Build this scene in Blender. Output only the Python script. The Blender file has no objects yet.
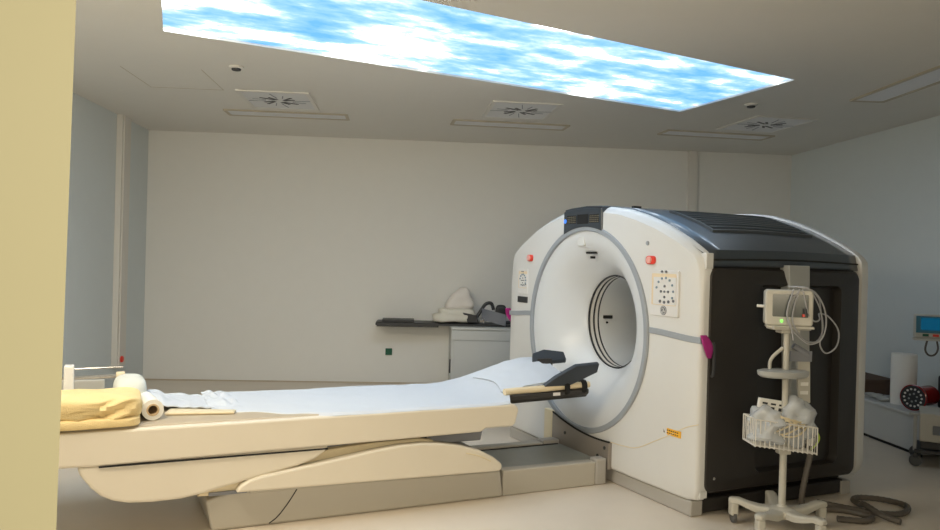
import bpy, bmesh, math, random
from mathutils import Vector, Matrix, noise
random.seed(4)
C = bpy.context.scene.collection
PI = math.pi
R = math.radians

# ------------------------------------------------------------ camera
cam_d = bpy.data.cameras.new('camera'); cam = bpy.data.objects.new('camera', cam_d); C.objects.link(cam)
cam_d.sensor_width = 36.0; cam_d.lens = 784.0 * 36.0 / 940.0; cam_d.clip_start = 0.05
roll, pitch, yaw = R(1.55), R(-0.31), R(4.6)
fw = Vector((math.sin(yaw)*math.cos(pitch), math.cos(yaw)*math.cos(pitch), math.sin(pitch)))
r0 = Vector((math.cos(yaw), -math.sin(yaw), 0)); u0 = r0.cross(fw)
rt = r0*math.cos(roll) + u0*math.sin(roll); up = rt.cross(fw)
cam.matrix_world = Matrix(((rt.x, up.x, -fw.x, 0), (rt.y, up.y, -fw.y, 0), (rt.z, up.z, -fw.z, 1.5), (0, 0, 0, 1)))
bpy.context.scene.camera = cam

# ------------------------------------------------------------ world, lights, exposure
w = bpy.data.worlds.new('world'); bpy.context.scene.world = w; w.use_nodes = True
w.node_tree.nodes['Background'].inputs[0].default_value = (1.0, 0.90, 0.76, 1)
w.node_tree.nodes['Background'].inputs[1].default_value = 0.30
def area(name, loc, target, sx, sy, power, col, spread=180):
    d = bpy.data.lights.new(name, 'AREA'); d.shape = 'RECTANGLE'; d.size = sx; d.size_y = sy
    d.energy = power; d.color = col; d.spread = R(spread)
    o = bpy.data.objects.new(name, d); C.objects.link(o); o.location = loc
    o.rotation_euler = (Vector(target)-Vector(loc)).to_track_quat('-Z', 'Y').to_euler()
    return o
area('corridor_light', (0.5, -1.4, 1.9), (-0.5, 3.0, 1.0), 1.8, 1.4, 72, (1.0, 0.86, 0.62))
area('front_ceiling_light', (-1.9, 3.0, 2.84), (-1.5, 4.7, 0.0), 1.8, 0.6, 54, (1.0, 0.87, 0.66))
SKY_STRENGTH = 1.0
vs = bpy.context.scene.view_settings
vs.view_transform = 'Standard'; vs.look = 'None'; vs.exposure = 0.6; vs.gamma = 1.0
try: vs.use_curve_mapping = False
except Exception: pass

# ------------------------------------------------------------ materials
def mat(name, col, rough=0.5, metal=0.0, emit=None, es=1.0, noise_amt=0.0, nscale=8.0, bump=0.0, bscale=60.0, alpha=1.0, coat=0.0, spec=0.5):
    m = bpy.data.materials.new(name); m.use_nodes = True; nt = m.node_tree
    b = nt.nodes['Principled BSDF']
    b.inputs['Base Color'].default_value = (*col, 1); b.inputs['Roughness'].default_value = rough
    b.inputs['Metallic'].default_value = metal; b.inputs['Alpha'].default_value = alpha
    b.inputs['Coat Weight'].default_value = coat; b.inputs['Specular IOR Level'].default_value = spec
    tc = nt.nodes.new('ShaderNodeTexCoord')
    nz = nt.nodes.new('ShaderNodeTexNoise'); nz.inputs['Scale'].default_value = nscale; nz.inputs['Detail'].default_value = 4
    nt.links.new(tc.outputs['Object'], nz.inputs['Vector'])
    a = max(noise_amt, 0.015)
    mx = nt.nodes.new('ShaderNodeMix'); mx.data_type = 'RGBA'
    mx.inputs['A'].default_value = (*[c*(1-a) for c in col], 1); mx.inputs['B'].default_value = (*[min(1, c*(1+a)) for c in col], 1)
    nt.links.new(nz.outputs['Fac'], mx.inputs['Factor']); nt.links.new(mx.outputs['Result'], b.inputs['Base Color'])
    if bump:
        n2 = nt.nodes.new('ShaderNodeTexNoise'); n2.inputs['Scale'].default_value = bscale; n2.inputs['Detail'].default_value = 3
        nt.links.new(tc.outputs['Object'], n2.inputs['Vector'])
        bp = nt.nodes.new('ShaderNodeBump'); bp.inputs['Strength'].default_value = bump; bp.inputs['Distance'].default_value = 0.01
        nt.links.new(n2.outputs['Fac'], bp.inputs['Height']); nt.links.new(bp.outputs['Normal'], b.inputs['Normal'])
    if emit:
        b.inputs['Emission Color'].default_value = (*emit, 1); b.inputs['Emission Strength'].default_value = es
    return m
M = {}
M['wall'] = mat('painted wall', (0.79, 0.79, 0.765), 0.7, bump=0.03, bscale=200)
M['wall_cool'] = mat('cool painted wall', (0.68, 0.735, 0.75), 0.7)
M['wall_front'] = mat('cream painted wall', (0.32, 0.31, 0.205), 0.6, noise_amt=0.03, nscale=2)
M['ceiling'] = mat('ceiling paint', (0.78, 0.76, 0.71), 0.8)
M['floor'] = mat('vinyl floor', (0.72, 0.64, 0.54), 0.33, noise_amt=0.05, nscale=5, spec=0.4)
M['trunk'] = mat('trunking', (0.72, 0.70, 0.66), 0.5)
M['white'] = mat('scanner white plastic', (0.70, 0.70, 0.69), 0.35)
M['funnel'] = mat('funnel white plastic', (0.70, 0.72, 0.74), 0.3)
M['beigeplastic'] = mat('table shell plastic', (0.75, 0.69, 0.58), 0.4)
M['cream'] = mat('cream plastic', (0.76, 0.66, 0.46), 0.45)
M['greyring'] = mat('grey trim', (0.33, 0.36, 0.40), 0.4)
M['base'] = mat('table base grey', (0.47, 0.44, 0.38), 0.45)
M['plinth'] = mat('plinth grey', (0.42, 0.40, 0.37), 0.45)
M['deck'] = mat('deck plate', (0.30, 0.32, 0.30), 0.35, noise_amt=0.08, nscale=12)
M['metalplate'] = mat('dock plate', (0.30, 0.27, 0.24), 0.4, metal=0.3)
M['black'] = mat('scanner black plastic', (0.022, 0.019, 0.017), 0.42)
M['blackgloss'] = mat('scanner top black gloss', (0.022, 0.034, 0.050), 0.40, coat=0.6, spec=0.9)
M['dark'] = mat('dark plastic', (0.03, 0.032, 0.036), 0.45)
M['slot'] = mat('dark gap', (0.008, 0.008, 0.008), 0.8)
M['carbon'] = mat('carbon dark', (0.035, 0.032, 0.03), 0.4)
M['pad'] = mat('head holder foam', (0.04, 0.05, 0.065), 0.6, bump=0.05)
M['borein'] = mat('bore liner', (0.74, 0.75, 0.74), 0.5)
M['sheet'] = mat('white sheet', (0.62, 0.66, 0.72), 0.9, bump=0.15, bscale=25)
M['towel'] = mat('white towel', (0.70, 0.72, 0.67), 0.95, bump=0.5, bscale=220)
M['yellow'] = mat('yellow blanket', (0.84, 0.66, 0.34), 0.95, noise_amt=0.08, nscale=14, bump=0.5, bscale=160)
M['paper'] = mat('paper roll', (0.85, 0.84, 0.80), 0.85)
M['card'] = mat('cardboard core', (0.60, 0.44, 0.27), 0.85)
M['foam'] = mat('beige foam strip', (0.78, 0.66, 0.45), 0.8)
M['red'] = mat('red plastic', (0.75, 0.05, 0.03), 0.35)
M['redlight'] = mat('red cap centre', (0.9, 0.45, 0.40), 0.4)
M['orange'] = mat('orange warning label', (0.90, 0.48, 0.04), 0.5)
M['magenta'] = mat('magenta strap', (0.42, 0.02, 0.22), 0.6)
M['chrome'] = mat('chrome', (0.6, 0.6, 0.6), 0.2, metal=0.9)
M['greyplastic'] = mat('grey plastic', (0.42, 0.43, 0.42), 0.45)
M['standgrey'] = mat('stand enamel', (0.55, 0.53, 0.47), 0.45)
M['caster'] = mat('caster rubber', (0.10, 0.10, 0.10), 0.6)
M['screen'] = mat('monitor glass', (0.07, 0.08, 0.07), 0.15)
M['cable'] = mat('grey cable', (0.40, 0.40, 0.42), 0.5)
M['hose'] = mat('corrugated hose', (0.11, 0.095, 0.08), 0.5)
M['bag'] = mat('clear plastic bag', (0.74, 0.78, 0.83), 0.22, alpha=0.62, bump=0.6, bscale=30)
M['green'] = mat('green plastic', (0.0, 0.10, 0.055), 0.5)
M['yg'] = mat('yellow green tube', (0.45, 0.6, 0.05), 0.5)
M['led'] = mat('green lamp', (0.1, 0.6, 0.05), 0.4, emit=(0.2, 1.0, 0.1), es=1.0)
M['bluelamp'] = mat('blue lamp', (0.05, 0.15, 0.6), 0.4, emit=(0.05, 0.25, 1.0), es=0.6)
M['ledtext'] = mat('display marks', (0.16, 0.14, 0.10), 0.5)
M['cabinet'] = mat('cabinet white', (0.60, 0.62, 0.62), 0.45)
M['blanket'] = mat('white blanket', (0.80, 0.78, 0.70), 0.95, bump=0.4, bscale=120)
M['bagwhite'] = mat('white plastic sack', (0.80, 0.76, 0.72), 0.5, bump=0.3, bscale=18)
M['strapgrey'] = mat('grey webbing', (0.24, 0.25, 0.28), 0.7)
M['mattress'] = mat('mattress vinyl', (0.50, 0.42, 0.31), 0.5)
M['lampglass'] = mat('lamp diffuser', (0.62, 0.62, 0.62), 0.4, emit=(0.9, 0.95, 1.0), es=0.02)
M['lampframe'] = mat('lamp frame', (0.50, 0.44, 0.34), 0.5)
M['keygrey'] = mat('key grey', (0.16, 0.17, 0.19), 0.5)
M['keyblue'] = mat('key blue', (0.22, 0.30, 0.36), 0.5)
M['panelwhite'] = mat('keypad panel', (0.74, 0.73, 0.72), 0.4)
M['keypadback'] = mat('keypad backing', (0.80, 0.66, 0.46), 0.4)
M['redglass'] = mat('red translucent shell', (0.28, 0.012, 0.01), 0.15)
M['brownbox'] = mat('brown card', (0.10, 0.06, 0.04), 0.8)
M['bluescreen'] = mat('blue lit screen', (0.0, 0.02, 0.04), 0.2, emit=(0.0, 0.06, 0.12), es=0.7)
M['cyan'] = mat('cyan bezel', (0.03, 0.17, 0.25), 0.4)
M['venttop'] = mat('vent slat', (0.06, 0.07, 0.08), 0.35)

def sky_mat():
    m = bpy.data.materials.new('illuminated sky picture'); m.use_nodes = True; nt = m.node_tree
    nt.nodes.clear(); N = nt.nodes.new; L = nt.links.new
    out = N('ShaderNodeOutputMaterial'); em = N('ShaderNodeEmission'); L(em.outputs[0], out.inputs[0])
    tc = N('ShaderNodeTexCoord'); mr0 = N('ShaderNodeMapping'); L(tc.outputs['Object'], mr0.inputs[0]); mr0.inputs['Rotation'].default_value = (0, 0, R(-24.6))
    mp = N('ShaderNodeMapping'); L(mr0.outputs[0], mp.inputs[0])
    mp.inputs['Scale'].default_value = (1.1, 2.1, 1); mp.inputs['Location'].default_value = (8.4, 1.9, 0)
    n1 = N('ShaderNodeTexNoise'); n1.inputs['Scale'].default_value = 1.35; n1.inputs['Detail'].default_value = 9; n1.inputs['Roughness'].default_value = 0.60
    n1.inputs['Distortion'].default_value = 0.05
    L(mp.outputs[0], n1.inputs['Vector'])
    # fewer clouds toward the right end of the picture
    sx = N('ShaderNodeSeparateXYZ'); L(tc.outputs['Object'], sx.inputs[0])
    mr = N('ShaderNodeMapRange'); L(sx.outputs['X'], mr.inputs['Value'])
    mr.inputs['From Min'].default_value = -1.6; mr.inputs['From Max'].default_value = 2.9
    mr.inputs['To Min'].default_value = 0.045; mr.inputs['To Max'].default_value = -0.045
    ad = N('ShaderNodeMath'); ad.operation = 'ADD'; L(n1.outputs['Fac'], ad.inputs[0]); L(mr.outputs[0], ad.inputs[1])
    cr = N('ShaderNodeValToRGB'); L(ad.outputs[0], cr.inputs[0]); e = cr.color_ramp.elements
    e[0].position = 0.36; e[0].color = (0.14, 0.40, 0.78, 1)
    e[1].position = 0.60; e[1].color = (0.84, 0.93, 1, 1)
    x = e.new(0.46); x.color = (0.28, 0.53, 0.84, 1)
    x = e.new(0.51); x.color = (0.46, 0.67, 0.90, 1)
    x = e.new(0.55); x.color = (0.74, 0.84, 0.94, 1)
    mu = N('ShaderNodeMapRange'); L(ad.outputs[0], mu.inputs['Value'])
    mu.inputs['From Min'].default_value = 0.54; mu.inputs['From Max'].default_value = 0.61
    mu.inputs['To Min'].default_value = 1.0; mu.inputs['To Max'].default_value = 8.0
    ms = N('ShaderNodeMath'); ms.operation = 'MULTIPLY'; ms.inputs[1].default_value = SKY_STRENGTH; L(mu.outputs[0], ms.inputs[0])
    L(cr.outputs[0], em.inputs['Color']); L(ms.outputs[0], em.inputs['Strength'])
    return m
M['sky'] = sky_mat()

# ------------------------------------------------------------ mesh helpers
def empty(name, label, cat, loc=(0, 0, 0), rz=0.0, group=None):
    o = bpy.data.objects.new(name, None); C.objects.link(o); o.location = loc; o.rotation_euler = (0, 0, rz)
    o.empty_display_size = 0.1
    tag(o, label, cat, group); return o
def tag(o, label=None, cat=None, group=None, kind=None):
    if label: o['label'] = label
    if cat: o['category'] = cat
    if group: o['group'] = group
    if kind: o['kind'] = kind
    return o
def link(name, bm, m, parent=None, smooth=True, bevel=0.0, seg=2, subd=0, label=None, angle=35):
    bmesh.ops.recalc_face_normals(bm, faces=bm.faces)
    me = bpy.data.meshes.new(name); bm.to_mesh(me); bm.free()
    ms = m if isinstance(m, (list, tuple)) else [m]
    for x in ms: me.materials.append(M[x] if isinstance(x, str) else x)
    o = bpy.data.objects.new(name, me); C.objects.link(o)
    if parent: o.parent = parent
    if smooth:
        for p in me.polygons: p.use_smooth = True
    if bevel:
        b = o.modifiers.new('bevel', 'BEVEL'); b.width = bevel; b.segments = seg; b.limit_method = 'ANGLE'; b.angle_limit = R(28)
        b.harden_normals = False
    if subd:
        s = o.modifiers.new('subd', 'SUBSURF'); s.levels = subd; s.render_levels = subd
    if smooth and not subd:
        try: me.set_sharp_from_angle(angle=R(angle))
        except Exception: pass
        if bevel:
            wn = o.modifiers.new('wn', 'WEIGHTED_NORMAL'); wn.keep_sharp = True
    if label: o['label'] = label
    return o
def box(bm, x0, x1, y0, y1, z0, z1, mtx=None):
    vs_ = [bm.verts.new(Vector((x, y, z)) if mtx is None else mtx @ Vector((x, y, z))) for z in (z0, z1) for y in (y0, y1) for x in (x0, x1)]
    for f in ((0, 1, 3, 2), (4, 6, 7, 5), (0, 4, 5, 1), (2, 3, 7, 6), (0, 2, 6, 4), (1, 5, 7, 3)):
        bm.faces.new([vs_[i] for i in f])
    return bm
def nb(): return bmesh.new()
def prism(bm, pts, axis, a, b):
    """polygon pts extruded along axis ('x': pts=(y,z); 'y': pts=(x,z); 'z': pts=(x,y))"""
    def P(p, t):
        return {'x': (t, p[0], p[1]), 'y': (p[0], t, p[1]), 'z': (p[0], p[1], t)}[axis]
    A = [bm.verts.new(P(p, a)) for p in pts]; B = [bm.verts.new(P(p, b)) for p in pts]
    bm.faces.new(A); bm.faces.new(B[::-1]); n = len(pts)
    for i in range(n): bm.faces.new((A[i], B[i], B[(i+1) % n], A[(i+1) % n]))
    return bm
def tube(bm, pts, r, n=10, closed=False, caps=True):
    pts = [Vector(p) for p in pts]; rings = []; prev = None; N = len(pts)
    for i, p in enumerate(pts):
        if closed: t = pts[(i+1) % N]-pts[i-1]
        else: t = (pts[min(i+1, N-1)]-pts[max(i-1, 0)])
        t.normalize()
        if prev is None:
            a = Vector((0, 0, 1)) if abs(t.z) < .9 else Vector((1, 0, 0)); nrm = t.cross(a).normalized()
        else:
            nrm = (prev-t*prev.dot(t)).normalized()
        prev = nrm; bn = t.cross(nrm)
        rr = r(i/(N-1)) if callable(r) else r
        rings.append([bm.verts.new(p+(nrm*math.cos(2*PI*k/n)+bn*math.sin(2*PI*k/n))*rr) for k in range(n)])
    for i in range(N if closed else N-1):
        A, B = rings[i], rings[(i+1) % N]
        for k in range(n): bm.faces.new((A[k], A[(k+1) % n], B[(k+1) % n], B[k]))
    if caps and not closed:
        bm.faces.new(rings[0][::-1]); bm.faces.new(rings[-1])
    return bm
def spline(cp, k=8):
    cp = [Vector(p) for p in cp]; out = []
    for i in range(len(cp)-1):
        p0 = cp[max(i-1, 0)]; p1 = cp[i]; p2 = cp[i+1]; p3 = cp[min(i+2, len(cp)-1)]
        for j in range(k):
            t = j/k
            out.append(0.5*((2*p1)+(p2-p0)*t+(2*p0-5*p1+4*p2-p3)*t*t+(3*p1-p0-3*p2+p3)*t**3))
    out.append(cp[-1]); return out
def lathe(bm, prof, n=24, c=(0, 0, 0), axis='z'):
    """prof: list of (r, h)"""
    rings = []
    def P(r, h, a):
        x, y = r*math.cos(a), r*math.sin(a)
        v = {'z': (x, y, h), 'x': (h, x, y), 'y': (x, h, y)}[axis]
        return Vector(c)+Vector(v)
    for r, h in prof:
        rings.append([bm.verts.new(P(max(r, 1e-4), h, 2*PI*k/n)) for k in range(n)])
    for A, B in zip(rings, rings[1:]):
        for k in range(n): bm.faces.new((A[k], A[(k+1) % n], B[(k+1) % n], B[k]))
    bm.faces.new(rings[0][::-1]); bm.faces.new(rings[-1])
    return bm
def grid(bm, f, nu, nv):
    V = [[bm.verts.new(f(i/nu, j/nv)) for j in range(nv+1)] for i in range(nu+1)]
    for i in range(nu):
        for j in range(nv): bm.faces.new((V[i][j], V[i+1][j], V[i+1][j+1], V[i][j+1]))
    return V
def sheetmesh(bm, f, nu, nv, t=0.004):
    """thin closed cloth: grid f plus a copy t lower, edges joined"""
    T = [[bm.verts.new(f(i/nu, j/nv)) for j in range(nv+1)] for i in range(nu+1)]
    B = [[bm.verts.new(T[i][j].co-Vector((0, 0, t))) for j in range(nv+1)] for i in range(nu+1)]
    for i in range(nu):
        for j in range(nv):
            bm.faces.new((T[i][j], T[i+1][j], T[i+1][j+1], T[i][j+1])); bm.faces.new((B[i][j], B[i][j+1], B[i+1][j+1], B[i+1][j]))
    for i in range(nu):
        bm.faces.new((T[i][0], B[i][0], B[i+1][0], T[i+1][0])); bm.faces.new((T[i][nv], T[i+1][nv], B[i+1][nv], B[i][nv]))
    for j in range(nv):
        bm.faces.new((T[0][j], T[0][j+1], B[0][j+1], B[0][j])); bm.faces.new((T[nu][j], B[nu][j], B[nu][j+1], T[nu][j+1]))
def softbox(bm, c, s, e=0.35, amp=0.0, fr=6.0, n=24, seed=0.0, rz=0.0, shape=None):
    """superellipsoid centred c, half sizes s, noise amp"""
    def sg(v, p): return math.copysign(abs(v)**p, v)
    rings = []
    rot = Matrix.Rotation(rz, 3, 'Z')
    for i in range(n+1):
        ph = -PI/2+PI*i/n; ring = []
        for k in range(2*n):
            th = 2*PI*k/(2*n)
            d = Vector((sg(math.cos(ph), e)*sg(math.cos(th), e), sg(math.cos(ph), e)*sg(math.sin(th), e), sg(math.sin(ph), e)))
            p = Vector((d.x*s[0], d.y*s[1], d.z*s[2]))
            if shape: p = shape(p)
            q = Vector(c)+rot @ p
            if amp:
                q = q+(rot @ d).normalized()*amp*noise.noise(Vector((q.x*fr+seed, q.y*fr, q.z*fr*1.6)))
            ring.append(bm.verts.new(q))
        rings.append(ring)
    for A, B in zip(rings, rings[1:]):
        for k in range(2*n): bm.faces.new((A[k], A[(k+1) % (2*n)], B[(k+1) % (2*n)], B[k]))
    bmesh.ops.remove_doubles(bm, verts=bm.verts, dist=1e-5)
    return bm
def rrect(x0, x1, y0, y1, r, n=5):
    out = []
    for cx, cy, a0 in ((x1-r, y1-r, 0), (x0+r, y1-r, 90), (x0+r, y0+r, 180), (x1-r, y0+r, 270)):
        for k in range(n+1):
            a = R(a0+90*k/n); out.append((cx+r*math.cos(a), cy+r*math.sin(a)))
    return out
def frame_prism(bm, outer, inner, axis, a, b):
    """matching-length loops outer/inner -> framed ring extruded"""
    def P(p, t): return {'x': (t, p[0], p[1]), 'y': (p[0], t, p[1]), 'z': (p[0], p[1], t)}[axis]
    L = [[bm.verts.new(P(p, t)) for p in lp] for t in (a, b) for lp in (outer, inner)]
    n = len(outer); oa, ia, ob, ib = L
    for i in range(n):
        j = (i+1) % n
        for q in ((oa[i], oa[j], ia[j], ia[i]), (ob[i], ib[i], ib[j], ob[j]), (oa[i], ob[i], ob[j], oa[j]), (ia[i], ia[j], ib[j], ib[i])):
            bm.faces.new(q)
def copy_thing(root, loc, label=None, rz=None, group=None):
    c = root.copy(); C.objects.link(c); c.location = loc
    if label: c['label'] = label
    if group: c['group'] = group
    if rz is not None: c.rotation_euler = (0, 0, rz)
    def rec(a, b):
        for ch in list(a.children):
            d = ch.copy(); C.objects.link(d); d.parent = b; rec(ch, d)
    rec(root, c); return c

# ------------------------------------------------------------ the room
CZ = 2.93; XL, XR, YB, YF = -3.06, 4.77, 9.48, 1.12
bm = nb(); box(bm, XL-.15, XR+.15, -3.2, YB+.15, -.1, 0); tag(link('floor', bm, 'floor', smooth=False), kind='structure')
bm = nb(); box(bm, XL-.15, XR+.15, YB, YB+.15, 0, CZ); tag(link('wall_back', bm, 'wall', smooth=False), kind='structure')
bm = nb(); box(bm, XL-.15, XL, YF, YB, 0, CZ); tag(link('wall_left', bm, 'wall_cool', smooth=False), kind='structure')
bm = nb(); box(bm, XR, XR+.15, YF, YB, 0, CZ); tag(link('wall_right', bm, 'wall_cool', smooth=False), kind='structure')
bm = nb()
box(bm, XL-.15, -0.461, YF-.12, YF, 0, CZ)
for v in bm.verts:
    if v.co.x > -1:
        v.co.x = -0.465-.013*(1.8-v.co.z)+(.052 if v.co.y < YF-.06 else 0)
box(bm, 1.6, XR+.15, YF-.12, YF, 0, CZ); box(bm, -0.461, 1.6, YF-.12, YF, 2.3, CZ)
tag(link('wall_front', bm, 'wall_front', smooth=False), kind='structure')
SKY = [(-1.61, 5.22), (2.48, 7.09), (2.88, 5.71), (-1.185, 3.755)]
bm = nb()
def ring_faces(bm, outer, inner, z):
    o = [bm.verts.new((*p, z)) for p in outer]; i_ = [bm.verts.new((*p, z)) for p in inner]
    for k in range(4): bm.faces.new((o[k], o[(k+1) % 4], i_[(k+1) % 4], i_[k]))
    return o, i_
outer = [(XL-.15, YB+.15), (XR+.15, YB+.15), (XR+.15, YF-.12), (XL-.15, YF-.12)]
o1, i1 = ring_faces(bm, outer, SKY, CZ); o2, i2 = ring_faces(bm, outer, SKY, CZ+.12)
for k in range(4):
    bm.faces.new((o1[k], o2[k], o2[(k+1) % 4], o1[(k+1) % 4])); bm.faces.new((i1[k], i1[(k+1) % 4], i2[(k+1) % 4], i2[k]))
tag(link('ceiling', bm, 'ceiling', smooth=False), kind='structure')
# sky picture light panel
bm = nb(); prism(bm, SKY, 'z', CZ+.015, CZ+.06)
tag(link('sky_light_panel', bm, 'sky', smooth=False), 'large backlit ceiling picture of blue sky with white clouds', 'ceiling light')
# thin ceiling access panel joints
for n_, (x0, x1, y0, y1) in enumerate([(-2.25, -1.63, 6.26, 7.0)]):
    t = 0.006; bm = nb()
    box(bm, x0, x0+t, y0, y1, CZ-.002, CZ+.001); box(bm, x1-t, x1, y0, y1, CZ-.002, CZ+.001); box(bm, x0+t, x1-t, y1-t, y1, CZ-.002, CZ+.001)
    tag(link('trim_1', bm, 'lampframe', smooth=False), kind='structure')
# wall trunkings
bm = nb(); box(bm, 3.434, 3.549, YB-.045, YB, 0.0, CZ); box(bm, 3.455, 3.528, YB-.052, YB-.045, 0.0, CZ)
tag(link('trim_2', bm, 'trunk', smooth=False, bevel=.003), kind='structure')
bm = nb(); box(bm, XL, XL+.06, 8.47, 8.73, 0.28, CZ); box(bm, XL+.06, XL+.075, 8.50, 8.60, 0.28, CZ)
tag(link('trim_3', bm, 'trunk', smooth=False, bevel=.004), kind='structure')
bm = nb(); lathe(bm, [(.034, 0), (.034, .012), (.028, .02), (.0, .024)], 20, (XL+.0755, 8.55, 0.36), 'x')
tag(link('emergency_button', bm, 'red'), 'small red button on the foot of the pale wall trunking at left', 'button')
bm = nb(); box(bm, XL, XR, YB-.012, YB, 0, .012); tag(link('baseboard_back', bm, 'mattress', smooth=False), kind='structure')
bm = nb(); box(bm, XR-.012, XR, YF, YB-.012, 0, .012); tag(link('baseboard_right', bm, 'mattress', smooth=False), kind='structure')
bm = nb(); box(bm, XL, XL+.012, YF, YB-.012, 0, .012); tag(link('baseboard_left', bm, 'mattress', smooth=False), kind='structure')

# ceiling strip lamps
def strip(loc, rz, label, L=1.22, W=.30):
    t = empty('strip_lamp', label, 'ceiling light', loc, rz, 'recessed strip lamps in the ceiling')
    bm = nb(); frame_prism(bm, rrect(-L/2, L/2, -W/2, W/2, .01, 1), rrect(-L/2+.03, L/2-.03, -W/2+.03, W/2-.03, .01, 1), 'z', -.012, 0)
    link('frame', bm, 'lampframe', t, smooth=False)
    bm = nb(); box(bm, -L/2+.03, L/2-.03, -W/2+.03, W/2-.03, -.006, 0); link('diffuser', bm, 'lampglass', t, smooth=False)
    return t
strip((-1.24, 8.06, CZ), R(0.5), 'long recessed ceiling strip lamp at the left, beside the leftmost air vent')
strip((1.03, 8.12, CZ), R(3), 'recessed ceiling strip lamp in the middle, just beside the middle air vent')
strip((3.28, 8.22, CZ), R(4.5), 'recessed ceiling strip lamp at the right corner, beside the rightmost air vent')
strip((3.775, 5.50, CZ), R(88), 'lone ceiling strip lamp running alongside the right wall', L=1.6)
# air vents (swirl diffusers)
def vent(loc, rz, label):
    t = empty('air_vent', label, 'air vent', loc, rz, 'square swirl air vents in the ceiling')
    bm = nb(); frame_prism(bm, rrect(-.32, .32, -.40, .40, .01, 1), rrect(-.285, .285, -.365, .365, .01, 1), 'z', -.01, 0)
    link('frame', bm, 'trunk', t, smooth=False)
    bm = nb(); box(bm, -.285, .285, -.365, .365, -.006, 0); link('face_plate', bm, 'lampglass', t, smooth=False)
    for k in range(16):
        a = 2*PI*k/16+.2
        for (ra, rb, wd) in (((.05, .20, .024),) if k % 4 in (1, 2) else ((.12, .30, .008),)):
            bm = nb(); mt = Matrix.Rotation(a, 4, 'Z') @ Matrix.Translation((0, .02, 0))
            box(bm, ra, rb if k % 2 else rb*.8, -wd/2, wd/2, -.009, -.006, mt)
            link('slot', bm, 'dark' if k % 4 in (1, 2) else 'strapgrey', t, smooth=False)
    return t
vent((-1.21, 7.35, CZ), 0, 'square swirl air vent at the left of the ceiling')
vent((1.03, 7.35, CZ), R(2), 'square swirl air vent in the middle of the ceiling')
vent((3.50, 7.52, CZ), R(6), 'square swirl air vent at the right end of the ceiling')
# smoke detectors
def detector(loc, label):
    t = empty('smoke_detector', label, 'smoke detector', loc, 0, 'round detectors on the ceiling')
    bm = nb(); lathe(bm, [(.055, 0), (.055, -.012), (.04, -.018)], 24); link('mounting_ring', bm, 'trunk', t)
    bm = nb(); lathe(bm, [(.036, -.018), (.034, -.03), (.02, -.034), (.0, -.034)], 24); link('sensor', bm, 'dark', t)
detector((-1.333, 6.10, CZ), 'small round ceiling detector at the left, over the bare wall')
detector((2.95, 6.62, CZ), 'small round ceiling detector beside the right corner of the sky panel')

# ------------------------------------------------------------ the scanner (local frame: x into the bore, y far side, z up)
GO = (1.32931, 5.58286, 0.0); GA = R(21.1)
G = empty('pet_ct_scanner', 'big white and black ring scanner with grey trimmed round opening', 'medical scanner', (GO[0]-.0388, GO[1]+.0172, 0), GA)
ARCH = [(0, 1.915), (.2, 1.908), (.39, 1.885), (.58, 1.838), (.79, 1.768), (1.0, 1.674), (1.135, 1.600)]
def outline_pts(zb=.095, hw=1.178, rc=.05, dz=0.0, top=None):
    arch = [(y, z+dz) for y, z in (top or ARCH)]
    pts = []
    # start bottom centre, go to +y, up, over the arch, down -y
    side = [(hw-rc, zb), (hw-rc*.3, zb+rc*.3), (hw, zb+rc)]
    side += [(hw, z) for z in (.4, .8, 1.1, 1.35)]
    side += [(hw, 1.48+dz), (hw-.008, 1.555+dz)]
    pr = side+arch[::-1]
    pr_l = pr
    out = [(0, zb), (.4, zb), (.8, zb)]+pr_l
    mir = [(-y, z) for y, z in out[::-1] if y > 1e-6]
    return out+mir
OUT = outline_pts()
CY0, CZ0 = 0.02, 1.03; RO = .75
def bound(th, pts, c=(CY0, CZ0)):
    d = Vector((math.cos(th), math.sin(th))); best = None
    o = Vector(c)
    for i in range(len(pts)):
        a = Vector(pts[i]); b = Vector(pts[(i+1) % len(pts)]); e = b-a
        den = d.x*e.y-d.y*e.x
        if abs(den) < 1e-9: continue
        t = ((a.x-o.x)*e.y-(a.y-o.y)*e.x)/den; s_ = ((a.x-o.x)*d.y-(a.y-o.y)*d.x)/den
        if t > 0 and -1e-6 <= s_ <= 1+1e-6 and (best is None or t < best): best = t
    return best
NTH = 180
def polar(name, profile, m, parent, **kw):
    """profile(th) -> list of (x,y,z)"""
    bm = nb(); rows = []
    for k in range(NTH): rows.append([bm.verts.new(p) for p in profile(2*PI*k/NTH)])
    for k in range(NTH):
        A, B = rows[k], rows[(k+1) % NTH]
        for i in range(len(A)-1): bm.faces.new((A[i], A[i+1], B[i+1], B[i]))
    return link(name, bm, m, parent, **kw)
def facex(y):  # front face bows back gently toward both sides
    return 0.03*(abs(y)/1.145)**2.2
BR, BCZ, BCY = .352, 1.08, -.012
def cover_profile(th):
    c, s = math.cos(th), math.sin(th); b = bound(th, OUT); out = []
    def P(r, x): y = CY0+c*r; z = CZ0+s*r; return (x, y, z)
    out.append(P(RO-.006, .03)); out.append(P(RO-.006, facex(CY0+c*RO)))
    for k in range(1, 5):
        r = RO+(b-.03-RO)*k/4; p = P(r, 0); out.append(P(r, facex(p[1])))
    up_ = max(0.0, min(1.0, (s*b-.30)/.25))
    out[-1] = P(b-.03-.015*up_, facex(P(b-.03, 0)[1]))
    for dr, dx in ((-.014-.022*up_, .004+.006*up_), (-.004-.008*up_, .014+.022*up_), (0, .032+.035*up_)):
        p = P(b+dr, 0); out.append(P(b+dr, facex(p[1])+dx))
    out.append(P(b, .105)); out.append(P(b-.05, .105))
    return out
link_front = polar('front_cover', cover_profile, 'white', G)
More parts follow.
